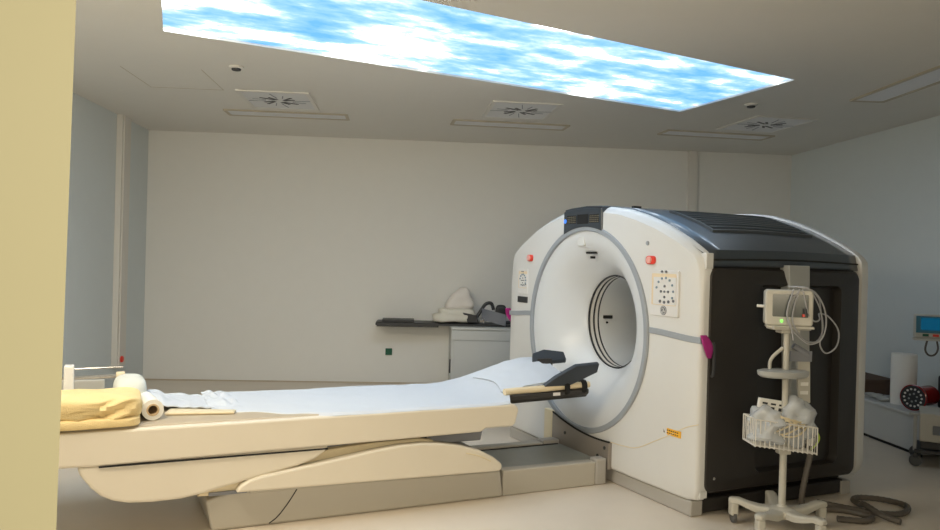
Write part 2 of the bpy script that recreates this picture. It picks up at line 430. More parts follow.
def funnel_profile(th):
    c, s = math.cos(th), math.sin(th); out = []
    for k in range(15):
        t = k/14
        r = BR+(RO-.04-BR)*(1-t); x = .012+.235*(t**2.1)
        cy = CY0*(1-t)+BCY*t; cz = CZ0+(BCZ-CZ0)*t
        out.append((x, cy+c*r, cz+s*r))
    out.append((.262, BCY+c*(BR-.006), BCZ+s*(BR-.006)))
    return out
polar('bore_funnel', funnel_profile, 'funnel', G)
def ring_profile(th):
    c, s = math.cos(th), math.sin(th)
    pr = [(RO-.04, .02), (RO-.04, -.002), (RO-.035, -.008), (RO-.006, -.008), (RO, -.002), (RO, .035)]
    return [(x, CY0+c*r, CZ0+s*r) for r, x in pr]
polar('trim_ring', ring_profile, 'greyring', G)
# bore tube and its three dark bands
def bore_profile(th):
    c, s = math.cos(th), math.sin(th)
    return [(x, BCY+c*r, BCZ+s*r) for x, r in ((.255, BR-.008), (.30, BR-.012), (.38, BR-.016), (.40, BR-.012), (1.46, BR-.012))]
polar('bore_liner', bore_profile, 'borein', G)
for x in (.268, .312, .352):
    def bp(th, x=x):
        c, s = math.cos(th), math.sin(th)
        return [(x+dx, BCY+c*(BR-.012-dr), BCZ+s*(BR-.012-dr)) for dx, dr in ((-.0065, -.01), (-.005, .006), (.005, .006), (.0065, -.01))]
    polar('bore_band', bp, 'dark', G)
for x in (.290, .332):
    def bp(th, x=x):
        c, s = math.cos(th), math.sin(th)
        return [(x+dx, BCY+c*(BR-.012-dr), BCZ+s*(BR-.012-dr)) for dx, dr in ((-.013, -.01), (-.011, .005), (.011, .005), (.013, -.01))]
    polar('bore_ridge', bp, 'trunk', G)
# laser slits: in the bore wall (far side) and at the top of the funnel
bm = nb(); box(bm, .40, .48, .31, .335, 1.075, 1.10); lathe(bm, [(.009, -.01), (.009, .01)], 10, (.435, .325, 1.045), 'y')
link('laser_slot', bm, 'slot', G, bevel=.004)
def on_funnel(y, z):
    r = math.hypot(y-CY0, z-CZ0-.01); t = 1-(r-BR)/(RO-.04-BR); return .012+.235*(max(t, 0)**2.1)
bm = nb()
for (y0, y1, z0, z1) in ((-.045, .075, 1.575, 1.59),):
    xx = on_funnel((y0+y1)/2, z0)
    box(bm, xx-.012, xx+.02, y0, y1, z0, z1)
    box(bm, xx-.012, xx+.02, .0, .018, z0-.035, z0-.018)
link('laser_slot', bm, 'slot', G)
bm = nb(); xx = on_funnel(.10, 1.66); prism(bm, rrect(.05, .14, 1.63, 1.71, .02), 'x', xx-.008, xx+.03)
link('camera_window', bm, 'borein', G, bevel=.004)

# display band at the top centre
bm = nb()
ys = [-.200+.485*k/12 for k in range(13)]
def archz(y):
    a = abs(y)
    for (y0, z0), (y1, z1) in zip(ARCH, ARCH[1:]):
        if y0 <= a <= y1: return z0+(z1-z0)*(a-y0)/(y1-y0)
    return ARCH[-1][1]
lo = [(y, CZ0+math.sqrt(max(.0, (RO-.012)**2-(y-CY0)**2))) for y in ys]
hi = [(y, archz(y)-.012) for y in ys]
prism(bm, lo+hi[::-1], 'x', -.014, .05)
disp = link('display_panel', bm, 'blackgloss', G, bevel=.004)
bm = nb()
lo2 = [(y, archz(y)-.012) for y in ys]; hi2 = [(y, archz(y)+.004) for y in ys]
prism(bm, lo2+hi2[::-1], 'x', -.004, .12); link('display_hood', bm, 'blackgloss', G, bevel=.005)
for y00 in (-.175, .115):
    scr = link('display_field', box(nb(), -.0155, -.0138, y00, y00+.125, 1.795, 1.855), 'slot', disp, smooth=False)
    bm = nb()
    for row in range(4):
        for col in range(5):
            y = y00+.006+col*.0235; z = 1.800+row*.0135
            box(bm, -.0168, -.0154, y, y+.017, z, z+.007)
    link('display_digits', bm, 'ledtext', disp, smooth=False)
bm = nb(); box(bm, -.016, -.0138, -.04, .10, 1.79, 1.86); link('display_window', bm, 'slot', disp, smooth=False)
bm = nb(); lathe(bm, [(.016, -.018), (.016, -.012)], 16, (0, .262, 1.815), 'x'); link('status_light', bm, 'bluelamp', disp)

# grey trim strips left and right
bm = nb()
def strip_side(bm, sgn):
    pts = []
    n = 8
    for k in range(n+1):
        t = k/n; y0 = math.sqrt(RO**2-.05**2)-.004+(sgn*CY0); y = y0+(1.182-y0)*t
        z = 1.075+.012*math.cos(PI*t)
        pts.append((y*sgn, z))
    lo = [(y, z-.019) for y, z in pts]; hi = [(y, z+.019) for y, z in pts]
    A = [bm.verts.new((facex(y)-.006, y, z)) for y, z in lo]; B = [bm.verts.new((facex(y)-.006, y, z)) for y, z in hi]
    D = [bm.verts.new((facex(y)+.02, y, z)) for y, z in lo]; E_ = [bm.verts.new((facex(y)+.02, y, z)) for y, z in hi]
    for i in range(n):
        for q in ((A[i], A[i+1], B[i+1], B[i]), (B[i], B[i+1], E_[i+1], E_[i]), (D[i], E_[i], E_[i+1], D[i+1]), (A[i], D[i], D[i+1], A[i+1])): bm.faces.new(q)
    bm.faces.new((A[0], B[0], E_[0], D[0])); bm.faces.new((A[-1], D[-1], E_[-1], B[-1]))
strip_side(bm, -1); link('trim_strip', bm, 'greyring', G, bevel=.003)
bm = nb(); strip_side(bm, 1); link('trim_strip', bm, 'greyring', G, bevel=.003)
# lower cover seam
bm = nb()
pts = [(-.36, .285), (-.5, .29), (-.64, .31), (-.8, .385), (-.95, .46), (-1.08, .53), (-1.178, .565)]
tube(bm, [(facex(y)-.0005, y, z) for y, z in [(p.x, p.y) for p in [Vector((q[0], q[1], 0)) for q in [(v.x, v.y) for v in spline([(a, b, 0) for a, b in pts], 6)]]]], .003, 6)
link('cover_seam', bm, 'cream', G)
bm = nb(); box(bm, .07, .105, -1.1465, 1.1465, .5, .501)
bm.free()
# emergency buttons
for y in (-.73, .815):
    x = facex(y)
    bm = nb(); prism(bm, rrect(y-.042, y+.042, 1.509, 1.563, .022), 'x', x-.016, x+.01)
    e = link('emergency_button', bm, 'red', G, bevel=.005)
    bm = nb(); lathe(bm, [(.018, -.03), (.022, -.026), (.022, -.014)], 18, (x, y, 1.536), 'x'); link('button_cap', bm, 'redlight', e)
bm = nb(); lathe(bm, [(.012, -.008), (.014, -.004), (.014, .005)], 16, (facex(.69), -.69, 1.645), 'x'); link('indicator', bm, 'greyring', G)
# control panels
def control(yc, z0, z1, wd, sgn):
    x = facex(yc)+.0015
    bm = nb(); prism(bm, rrect(yc-wd/2, yc+wd/2, z0, z1, .012), 'x', x-.010, x+.012)
    p = link('control_panel', bm, 'panelwhite', G, bevel=.003)
    zk0 = z0+(z1-z0)*.24
    bm = nb(); prism(bm, rrect(yc-wd*.43, yc+wd*.43, zk0, z1-.02, .006), 'x', x-.0118, x-.009); link('keypad_border', bm, 'keypadback', p, smooth=False)
    bm = nb(); prism(bm, rrect(yc-wd*.43, yc+wd*.36, zk0+.004, z1-.042, .006), 'x', x-.0135, x-.009); link('keypad', bm, 'panelwhite', p, smooth=False)
    # keys in an arc + cross of arrows
    kc = (yc-wd*.05, zk0+(z1-z0)*.30)
    for k in range(8):
        a = R(-25+k*27); ky, kz = kc[0]+math.cos(a)*wd*.30*(-1), kc[1]+math.sin(a)*wd*.32
        bm = nb(); lathe(bm, [(.0075, -.018), (.0075, -.012)], 10, (x, ky, kz), 'x'); link('key', bm, 'keyblue', p)
    for dy, dz, r in ((0, .034, .010), (0, -.034, .010), (.034, 0, .010), (-.034, 0, .010), (0, 0, .009), (-.04, -.062, .012), (0, -.066, .012), (.04, -.062, .012), (-.085, -.055, .011), (.03, .125, .009), (-.01, .125, .009)):
        bm = nb(); s_ = wd/.27
        r *= .8; lathe(bm, [(r*s_, -.019), (r*s_, -.012)], 10, (x, kc[0]+dy*s_, kc[1]+dz*s_), 'x'); link('key', bm, 'keygrey', p)
    return p, x
p, x = control(-.862, 1.185, 1.472, .27, -1)
bm = nb(); lathe(bm, [(.029, -.0125), (.029, -.009)], 24, (x, -.865, 1.222), 'x'); lg = link('round_logo', bm, 'keygrey', p)
bm = nb()
tube(bm, [(x-.0128, -.865+.023*math.cos(a), 1.222+.023*math.sin(a)) for a in [2*PI*k/20 for k in range(20)]], .0016, 5, closed=True)
tube(bm, spline([(x-.0128, -.853, 1.230), (x-.0128, -.86, 1.236), (x-.0128, -.868, 1.224), (x-.0128, -.874, 1.212), (x-.0128, -.880, 1.222)], 4), .0018, 5)
tube(bm, spline([(x-.0128, -.850, 1.214), (x-.0128, -.858, 1.208), (x-.0128, -.864, 1.22), (x-.0128, -.870, 1.234)], 4), .0018, 5)
link('logo_strokes', bm, 'panelwhite', lg)
p, x = control(.93, 1.235, 1.445, .16, 1)
bm = nb(); box(bm, x-.012, x+.01, .85, 1.01, 1.165, 1.215); link('label_plate', bm, 'dark', G, bevel=.002)
# warning label: triangle + text bars on an orange strip
bm = nb(); xx = facex(.95); box(bm, xx-.0015, xx+.01, -1.04, -.86, .455, .495); wl = link('warning_label', bm, 'orange', G, smooth=False)
bm = nb()
for i in range(2):
    for k in range(6): box(bm, xx-.0028, xx-.001, -1.02+k*.018, -1.02+k*.018+.012, .463+i*.016, .470+i*.016)
prism(bm, [(-.90, .462), (-.87, .462), (-.885, .488)], 'x', xx-.0028, xx-.001)
link('label_print', bm, 'brownbox', wl, smooth=False)
# plinth
bm = nb(); prism(bm, [(.035, -1.13), (.035, 1.13), (.13, 1.13), (.13, -1.13)], 'z', 0, .095)
link('plinth', bm, 'plinth', G, bevel=.01)
bm = nb(); prism(bm, [(.13, -1.05), (.13, 1.05), (1.40, 1.05), (1.40, -1.05)], 'z', 0, .16); link('skirting', bm, 'black', G)
bm = nb(); prism(bm, [(.12, -1.12), (.12, -1.05), (1.36, -1.05), (1.36, -1.12)], 'z', .01, .10); link('kick_strip', bm, 'black', G, bevel=.01)
bm = nb(); box(bm, 1.33, 1.42, -1.13, -1.0, 0, .09); link('foot_block', bm, 'plinth', G, bevel=.006)

# black housing: arch swept along x, sides bowing outwards a little in the middle
def bow(x): return .028*math.sin(PI*max(0, min(1, (x-.09)/1.30)))
bm = nb()
HOUT = outline_pts(zb=.15, hw=1.13, rc=.03, dz=-.012)
HOUT = [p for p in HOUT]
xs = [.06, .09, .2, .35, .5, .65, .8, .95, 1.1, 1.2, 1.3, 1.38, 1.43]
rows = []
for x in xs:
    rows.append([bm.verts.new((x, y*(1+bow(x)*.8), z+(bow(x)*.2 if z > 1 else 0))) for y, z in HOUT])
n = len(HOUT)
for A, B in zip(rows, rows[1:]):
    for k in range(n): bm.faces.new((A[k], A[(k+1) % n], B[(k+1) % n], B[k]))
house = link('housing', bm, 'black', G)
# glossy top cover over the arch, with a lip down the side
bm = nb()
TOP = [(y, z) for y, z in outline_pts(zb=.15, hw=1.155, rc=.03, dz=.0) if z > 1.5]
TOP = [(1.16, 1.50)]+[p for p in TOP]+[(-1.16, 1.50)]
rows = []
for x in [.102, .2, .35, .5, .65, .8, .95, 1.1, 1.2, 1.3, 1.392]:
    rows.append([bm.verts.new((x, y*(1+bow(x)*.9), z+.004+bow(x)*.3*(abs(y)/1.1))) for y, z in TOP])
for A, B in zip(rows, rows[1:]):
    for k in range(len(TOP)-1): bm.faces.new((A[k], A[k+1], B[k+1], B[k]))
o = link('top_cover', bm, 'blackgloss', G, angle=30)
sd = o.modifiers.new('solid', 'SOLIDIFY'); sd.thickness = .012; sd.offset = -1
# groove line along the side of the top cover
bm = nb(); tube(bm, [(x, -1.155*(1+bow(x)*.9)-.006, 1.545+bow(x)*.4) for x in [.105+.128*k for k in range(11)]], .006, 6); link('cover_groove', bm, 'slot', G)
# vent with slats on the near slope of the arch
def topz(y): return archz(y)+.006
vy0, vy1, vx0, vx1 = -.905, -.50, .36, 1.22
bm = nb()
for sgn in (1,):
    pl = [(vx0+.02*k/20, 0) for k in range(2)]
def vbar(bm, xa, xb, ya, yb, h):
    n = max(1, int(abs(yb-ya)/.06)); nx = max(1, int(abs(xb-xa)/.12))
    X0, X1 = xa, xb
    def topzx(x, y):
        f_ = 1+bow(x)*.9; return archz(y/f_)+.006+bow(x)*.3*abs(y/f_)/1.1
    for kk in range(n*nx):
        k = kk % n; i_ = kk//n
        xa = X0+(X1-X0)*i_/nx; xb = X0+(X1-X0)*(i_+1)/nx
        y0 = ya+(yb-ya)*k/n; y1 = ya+(yb-ya)*(k+1)/n
        vs_ = []
        for (x, y) in ((xa, y0), (xb, y0), (xb, y1), (xa, y1)):
            vs_.append((x, y))
        lo = [bm.verts.new((x, y, topzx(x, y)-.01)) for x, y in vs_]; hi_ = [bm.verts.new((x, y, topzx(x, y)+h)) for x, y in vs_]
        bm.faces.new(hi_); bm.faces.new(lo[::-1])
        for i in range(4): bm.faces.new((lo[i], lo[(i+1) % 4], hi_[(i+1) % 4], hi_[i]))
vbar(bm, vx0, vx1, vy0, vy1, .004)
v = link('vent_recess', bm, 'slot', G, smooth=False)
bm = nb(); vbar(bm, vx0-.015, vx0, vy0-.012, vy1+.012, .014); vbar(bm, vx1, vx1+.015, vy0-.012, vy1+.012, .014)
vbar(bm, vx0, vx1, vy0-.012, vy0, .014); vbar(bm, vx0, vx1, vy1, vy1+.012, .014)
link('vent_frame', bm, 'venttop', v, smooth=False)
for k in range(1, 8):
    y = vy0+(vy1-vy0)*k/8
    bm = nb(); vbar(bm, vx0, vx1, y-.007, y+.007, .012); link('vent_slat', bm, 'blackgloss', v, smooth=False)
bm = nb(); box(bm, .2, .27, -.28, -.26, topz(.27)-.01, topz(.27)+.012); link('lifting_lug', bm, 'dark', G)
bm = nb(); box(bm, 1.13, 1.28, .1, .34, topz(.2)-.02, topz(.2)+.014); link('lifting_lug', bm, 'dark', G)

# side panel, big black rounded door with a recess
def side_panel(sgn):
    bm = nb()
    pts = rrect(.085, 1.385, .15, 1.495, .05, 6)
    def row(inset, dy):
        cx, cz = .735, .82; out = []
        for x, z in pts:
            fx = 1-inset/.65; fz = 1-inset/.6725
            X = cx+(x-cx)*fx; Z = cz+(z-cz)*fz
            bz = 0.028*math.sin(PI*(X-.085)/1.30) if 0 < (X-.085)/1.30 < 1 else 0
            bt = .022*math.sin(PI*max(0, min(1, (X-.085)/1.30))) * (1 if Z > 1.2 else 0)
            out.append(bm.verts.new((X, sgn*(1.150+dy+bz), Z+bt)))
        return out
    rows = [row(0, 0), row(0, .022), row(.012, .036), row(.055, .045)]
    n = len(pts)
    for A, B in zip(rows, rows[1:]):
        for k in range(n): bm.faces.new((A[k], A[(k+1) % n], B[(k+1) % n], B[k]))
    # centre area as a grid fan to inner recess outline
    rec = rrect(.45, 1.18, .25, 1.40, .05, 6)
    r1 = [bm.verts.new((x, sgn*(1.150+.047+.028*math.sin(PI*(x-.085)/1.30)), z)) for x, z in rec]
    A = rows[-1]
    for k in range(n): bm.faces.new((A[k], A[(k+1) % n], r1[(k+1) % n], r1[k]))
    r2 = [bm.verts.new((x*.96+.03, sgn*(1.150+.012), .82+(z-.82)*.975)) for x, z in rec]
    for k in range(n): bm.faces.new((r1[k], r1[(k+1) % n], r2[(k+1) % n], r2[k]))
    bm.faces.new(r2)
    return link('side_panel', bm, 'black', G, angle=28)
side_panel(-1); side_panel(1)
bm = nb(); prism(bm, [(.68, 1.525), (.86, 1.525), (.90, .40), (.74, .40)], 'y', -1.232, -1.155); link('cable_cover', bm, 'greyplastic', G, bevel=.006)
bm = nb(); tube(bm, spline([(.112, -1.19, .85), (.112, -1.205, .88), (.112, -1.205, 1.02), (.112, -1.19, 1.05)], 5), .010, 8); link('door_handle', bm, 'dark', G)
for (x, z) in ((1.26, .72), (.145, .24)):
    bm = nb(); lathe(bm, [(.009, -.004), (.009, .004)], 10, (x, -1.198, z), 'y'); link('screw', bm, 'chrome', G)
# rear cover: rounded plate framing the housing
bm = nb()
ROUT = outline_pts(zb=.11, hw=1.186, rc=.10, dz=.016)
def rear_profile(th):
    c, s = math.cos(th), math.sin(th); b = bound(th, ROUT)
    def P(r, x): return (x, CY0+c*r, CZ0+s*r)
    return [P(BR+.02, 1.40), P(b-.06, 1.392), P(b-.02, 1.392), P(b, 1.40), P(b, 1.45), P(b-.012, 1.475), P(b-.05, 1.495), P(RO, 1.50), P(BR+.01, 1.47)]
bm.free()
polar('rear_cover', rear_profile, 'white', G)
# front frame's inner flange that meets the panel (stepped corner)
for z0, z1 in ((1.49, 1.585), (.12, .17)):
    bm = nb(); box(bm, .06, .115, -1.178, -1.13, z0, z1); link('corner_flange', bm, 'white', G, bevel=.004)
# magenta pull tags
bm = nb()
f = lambda u, v: Vector((.085+.028*u+.03*v, -1.165-.02*math.sin(v*3)-.012, 1.095-.13*v-.01*u))
def tagf(y, s):
    bm = nb()
    def f(u, v):
        wd = .018+.026*math.sin(PI*min(1, v*.9+.12))
        return Vector((.025+.06*v+wd*(u-.5)*1.6, y+s*(.02+.012*math.sin(v*4)), 1.10-.14*v))
    T = grid(bm, f, 4, 10)
    o = link('pull_tag', bm, 'magenta', G); q = o.modifiers.new('s', 'SOLIDIFY'); q.thickness = .006
tagf(-1.190, -1); tagf(1.182, 1)

# ------------------------------------------------------------ patient table (same local frame)
T = empty('patient_table', 'long beige shell patient table running up to the ring scanner', 'table', GO, GA)
YN, YFAR = -.41, .50
bm = nb()
top = .596
pts = [(-3.95, top), (-.835, top+.008), (-.805, top-.012), (-.80, .56), (-.82, .48), (-.84, .462), (-1.03, .462), (-1.06, .442), (-3.2, .418), (-3.3, .422), (-3.95, .425)]
prism(bm, pts, 'y', YN, YFAR); link('table_shell', bm, 'beigeplastic', T, bevel=.014, seg=3)
bm = nb(); box(bm, -3.9, -.83, YN+.035, YFAR-.035, top-.01, top+.012); link('mattress', bm, 'mattress', T, bevel=.012, seg=3)
bm = nb(); box(bm, -3.2, -2.03, YN-.002, YFAR+.002, .4135, .4205); link('shell_gap', bm, 'slot', T, smooth=False)
podp = [(-3.30, .424), (-3.285, .38), (-3.235, .31), (-3.19, .268), (-3.13, .236), (-3.06, .218), (-2.95, .210), (-2.81, .212), (-2.70, .228), (-2.61, .249), (-2.40, .290), (-2.19, .332), (-2.10, .362), (-2.04, .402), (-2.02, .432)]
bm = nb(); prism(bm, podp, 'y', YN+.008, YFAR-.008); link('lift_pod', bm, 'beigeplastic', T, bevel=.03, seg=4)
# inner lift arm
bm = nb(); prism(bm, [(-2.72, .195), (-2.66, .27), (-2.3, .345), (-2.0, .392), (-1.7, .412), (-1.45, .415), (-1.35, .40), (-1.3, .25), (-2.5, .19)], 'y', -.335, .335); link('lift_arm', bm, 'cream', T, bevel=.01)
bm = nb(); prism(bm, [(-2.0, .36), (-2.05, .435), (-.98, .448), (-1.0, .36)], 'y', -.28, .36); link('underframe', bm, 'strapgrey', T, bevel=.006)
bm = nb(); box(bm, -1.42, -1.38, -.3, .3, .34, .455); link('cross_bar', bm, 'dark', T)
# leg cover
cov = [(-2.53, .222), (-2.505, .258), (-2.46, .283), (-2.40, .299), (-2.2, .326), (-1.96, .358), (-1.75, .388), (-1.60, .403), (-1.46, .406), (-1.34, .396), (-1.20, .370), (-1.07, .332), (-.98, .285), (-.92, .239), (-.915, .215), (-.93, .192)]
bm = nb()
prism(bm, cov, 'y', -.425, -.36); link('leg_cover', bm, 'beigeplastic', T, bevel=.012, seg=3)
cov2 = [(x, z) for x, z in cov]
bm = nb(); prism(bm, cov2, 'y', .38, .445); link('leg_cover', bm, 'beigeplastic', T, bevel=.012, seg=3)
cov3 = [(x*1.0, z-.004) for x, z in cov]
bm = nb(); prism(bm, [(-2.45, .19)]+[(x, z-.008) for x, z in cov[2:-2]]+[(-.95, .18)], 'y', -.36, .38); link('leg_hood', bm, 'base', T, bevel=.01)
bm = nb(); tube(bm, spline([(-1.17, -.427, .325), (-1.08, -.4275, .30), (-1.0, -.427, .262)], 5), .004, 6); link('cover_crease', bm, 'cream', T)
# base
bm = nb()
prism(bm, [(-2.64, .0), (-2.675, .17), (-2.55, .205), (-2.0, .200), (-.95, .175), (-.88, .168), (-.86, .02), (-.86, 0)], 'y', -.34, .36)
link('base_front', bm, 'base', T, bevel=.016, seg=3)
bm = nb(); prism(bm, [(-.857, 0), (-.857, .165), (-.147, .16), (-.147, 0)], 'y', -.33, -.25); link('base_rail', bm, 'base', T, bevel=.008)
bm = nb(); prism(bm, [(-.857, 0), (-.857, .165), (-.20, .16), (-.20, 0)], 'y', .27, .36); link('base_rail', bm, 'base', T, bevel=.008)
bm = nb(); box(bm, -.857, -.06, -.25, .27, 0, .146); link('deck_plate', bm, 'deck', T)
bm = nb(); box(bm, -.84, -.08, .25, .268, .146, .150); link('deck_slot', bm, 'slot', T, smooth=False)
bm = nb(); box(bm, -.145, -.058, -.335, -.25, 0, .178); link('base_post', bm, 'plinth', T, bevel=.012)
bm = nb(); box(bm, -.198, -.055, .27, .36, 0, .178); link('base_post', bm, 'plinth', T, bevel=.012)
tube_pts = [(-2.27+.03*math.sin(k/8*1.5), -.342, .015+.18*k/8) for k in range(9)]
bm = nb(); tube(bm, [(-2.335+.16*(k/8)**.7, -.341, .01+.19*k/8) for k in range(9)], .003, 6); link('base_seam', bm, 'slot', T)
bm = nb(); box(bm, -2.66, -2.46, -.348, .35, .196, .214); link('cavity_shade', bm, 'strapgrey', T)  # solid grey plank whose dark colour stands in for a shaded hollow
# docking plate at the gantry foot with concave top
dk = [(-.345, .10), (-.345, .283)]+[(-.345+.73*k/12, .283+.075*(k/12)**1.6-.02*math.sin(PI*k/12)) for k in range(1, 13)]+[(.385, .10)]
bm = nb(); prism(bm, dk, 'x', -.055, -.0005); link('docking_plate', bm, 'metalplate', T, bevel=.004)
bm = nb(); tube(bm, [(-.050, y, z+.004) for y, z in dk[1:-1]], .007, 6); link('plate_gasket', bm, 'slot', T)
bm = nb(); box(bm, -.058, -.001, .385, .50, .12, .372); link('dock_block', bm, 'cream', T, bevel=.006)
for y, z in ((.20, .24), (-.22, .17), (-.3, .24)):
    bm = nb(); lathe(bm, [(.012, -.0595), (.012, -.054)], 10, (0, y, z), 'x'); link('plate_screw', bm, 'dark', T)
# cradle nose
bm = nb(); prism(bm, [(-.20, .560), (.20, .560), (.235, .590), (.235, .622), (-.235, .622), (-.235, .590)], 'x', -.81, -.15); 
for v in bm.verts: v.co.z += (v.co.x+.81)*.03
link('cradle_nose', bm, 'carbon', T, bevel=.008)
bm = nb(); box(bm, -.44, -.385, -.238, -.234, .607, .628); link('cradle_label', bm, 'panelwhite', T, smooth=False)
# beige foam strip with two hook-and-loop straps on the near edge of the nose
bm = nb(); tube(bm, [(-.80+.66*k/10, -.212+.004*math.sin(k), .646+.022*k/10) for k in range(11)], .022, 10); link('foam_strip', bm, 'foam', T)
for x in (-.33, -.19):
    z = .646+.022*(x+.80)/.66
    bm = nb(); tube(bm, [(x, -.212+.027*math.cos(a)*1.05, z-.012+.042*math.sin(a)) for a in [2*PI*k/16 for k in range(16)]], .010, 6, closed=True)
    for v in bm.verts: v.co.x = x+(v.co.x-x)*2.2; 
    link('fastening_strap', bm, 'slot', T)

# head holder: two dark wings
H = empty('head_holder', 'dark angular two-winged head holder at the scanner end of the table', 'head holder', GO, GA)
def plate(bm, q, t):
    q = [Vector(p) for p in q]; n = (q[1]-q[0]).cross(q[2]-q[0]).normalized()
    A = [bm.verts.new(p) for p in q]; B = [bm.verts.new(p+n*t) for p in q]
    bm.faces.new(A); bm.faces.new(B[::-1])
    for i in range(len(q)): bm.faces.new((A[i], B[i], B[(i+1) % len(q)], A[(i+1) % len(q)]))
bm = nb(); plate(bm, [(-.52, -.20, .672), (-.31, -.20, .680), (-.115, -.25, .772), (-.105, -.26, .832), (-.29, -.26, .822), (-.44, -.24, .745)], .03)
link('wing', bm, 'pad', H, bevel=.006)
bm = nb(); plate(bm, [(-.37, .17, .785), (-.20, .18, .785), (-.060, .20, .788), (-.055, .25, .840), (-.23, .25, .862), (-.33, .24, .835)], -.03)
link('wing', bm, 'pad', H, bevel=.006)
bm = nb(); prism(bm, [(-.17, .640), (.17, .640), (.18, .715), (.16, .715), (.10, .715), (-.10, .685), (-.15, .675), (-.17, .665)], 'x', -.38, -.16); link('cradle_block', bm, 'carbon', H, bevel=.004)
bm = nb(); prism(bm, [(.155, .70), (.175, .70), (.20, .80), (.18, .80)], 'x', -.32, -.20); link('wing_stem', bm, 'carbon', H)

# sheet
def sheet_z(x, y):
    z = .613+.006*noise.noise(Vector((x*2.2, y*6, .3)))+.003*noise.noise(Vector((x*9, y*9, 2)))
    if x > -1.0:
        t = min(1, (x+1.0)/.62); t = t*t*(3-2*t)
        yy = (y+.25)/.55; yy = max(0, min(1, yy))
        z += t*(.045+.140*yy)+.004*t*noise.noise(Vector((x*14, y*10, 5)))
    return z
def sheetf(u, v):
    # v 0 near .. 1 far ; taper at the scanner end
    x = -2.62+(2.62-.22)*u
    hw_n = -.405 if x < -.86 else -.405+(.235)*min(1, (x+.86)/.12)
    hw_f = .47 if x < -.9 else .47-.17*min(1, (x+.9)/.35)
    if x < -2.0: hw_n = -.405+.30*((-2.0-x)/.62)**1.2+.02*math.sin(x*23)*min(1, (-2.0-x)/.2)
    y = hw_n+(hw_f-hw_n)*v
    z = sheet_z(x, y)
    if v < .02 and x < -.86: z -= .014
    if x < -2.45: z += .02*abs(noise.noise(Vector((x*16, y*7, 1))))*2*min(1, v*3)
    return Vector((x+.02*noise.noise(Vector((y*6, 0, 7)))*(1 if u > .98 or u < .02 else 0), y, z))
bm = nb(); sheetmesh(bm, sheetf, 150, 44, .005)
sh = link('bed_sheet', bm, 'sheet'); sh.location = GO; sh.rotation_euler = (0, 0, GA)
tag(sh, 'pale blue white sheet spread along the patient table', 'sheet')
# smaller cloth over the head end, folded corner
def clothf(u, v):
    x = -.80+.44*u; y = -.165+.45*v
    x += .06*math.sin(v*3.0)+.28*v*(1-u)*0
    z = sheet_z(x, y)+.010+.006*noise.noise(Vector((x*12, y*9, 3)))
    if v < .1: z -= .0
    return Vector((x, y, z))
bm = nb(); sheetmesh(bm, clothf, 24, 30, .004)
o = link('head_cloth', bm, 'sheet'); o.location = GO; o.rotation_euler = (0, 0, GA)
tag(o, 'small creased white cloth laid over the sheet at the head holder', 'cloth')

# things at the left end of the table
def place(name, bm, m, label, cat, **kw):
    o = link(name, bm, m, **kw); o.location = GO; o.rotation_euler = (0, 0, GA); tag(o, label, cat); return o
bm = nb()
def yshape(p):
    p = p.copy(); t = (p.x+.33)/.66
    p.z *= 1-.08*t+.05*math.sin(p.x*9+p.y*5)
    for c_, b_, w_, a_ in ((-.035, .36, .019, .024), (.024, .30, .017, .016), (-.13, .55, .020, .022)):
        d_ = p.z-(b_*p.x+c_)
        if p.y < 0: p.y -= a_*math.exp(-(d_/w_)**2)-.7*a_*math.exp(-((d_+2.2*w_)/w_)**2)
    p.z += .008*math.sin(p.x*20+p.y*14)*(1 if p.z > 0 else 0)
    return p
softbox(bm, (-3.30, -.215, .700), (.30, .19, .066), .36, .022, 5, 64, 1.3, shape=yshape)
softbox(bm, (-3.305, -.22, .633), (.30, .205, .027), .30, .008, 5, 20, 5)
place('folded_blanket', bm, 'yellow', 'folded yellow blanket on the left end of the patient table', 'blanket')
bm = nb(); softbox(bm, (-3.065, .12, .702), (.088, .17, .090), .60, .008, 6, 26, 3, shape=lambda p: Vector((p.x+.02, p.y, p.z)))
place('rolled_towel', bm, 'towel', 'rolled white towel standing behind the yellow blanket', 'towel')
# paper roll : axis roughly along y, core faces the viewer
P_ = empty('paper_roll', 'white paper roll with a brown core lying on the table by the yellow blanket', 'paper roll', GO, GA)
bm = nb()
c0 = Vector((-2.945, -.27, .664)); ax = Vector((-.10, 1.0, 0)).normalized()
def cyl(bm, a, b, ro, ri, n=28):
    a = Vector(a); b = Vector(b); t = (b-a).normalized(); s1 = t.cross(Vector((0, 0, 1))).normalized(); s2 = t.cross(s1)
    L_ = []
    for p, r in ((a, ri), (a, ro), (b, ro), (b, ri)):
        L_.append([bm.verts.new(p+(s1*math.cos(2*PI*k/n)+s2*math.sin(2*PI*k/n))*r) for k in range(n)])
    for i in range(4):
        A, B = L_[i], L_[(i+1) % 4]
        for k in range(n): bm.faces.new((A[k], A[(k+1) % n], B[(k+1) % n], B[k]))
cyl(bm, c0, c0+ax*.28, .055, .030); link('paper', bm, 'paper', P_)
bm = nb(); cyl(bm, c0-ax*.002, c0+ax*.27, .0545, .024); bm.free()
bm = nb(); cyl(bm, c0-ax*.004, c0+ax*.278, .032, .024); link('cardboard_core', bm, 'card', P_)
# crumpled end of the sheet behind the roll
bm = nb()
def crf(u, v):
    x = -2.97+.40*u; y = -.04+.44*v
    h = .03+.075*math.exp(-((u-.15)/.22)**2)*math.sin(PI*min(1, v*1.0+.05))
    return Vector((x, y, (.618+h*.75)+.022*abs(noise.noise(Vector((x*13, y*11, 4))))-.03*u))
sheetmesh(bm, crf, 30, 30, .006); place('bunched_sheet', bm, 'sheet', 'bunched white sheet heaped between the paper roll and the towel', 'sheet')
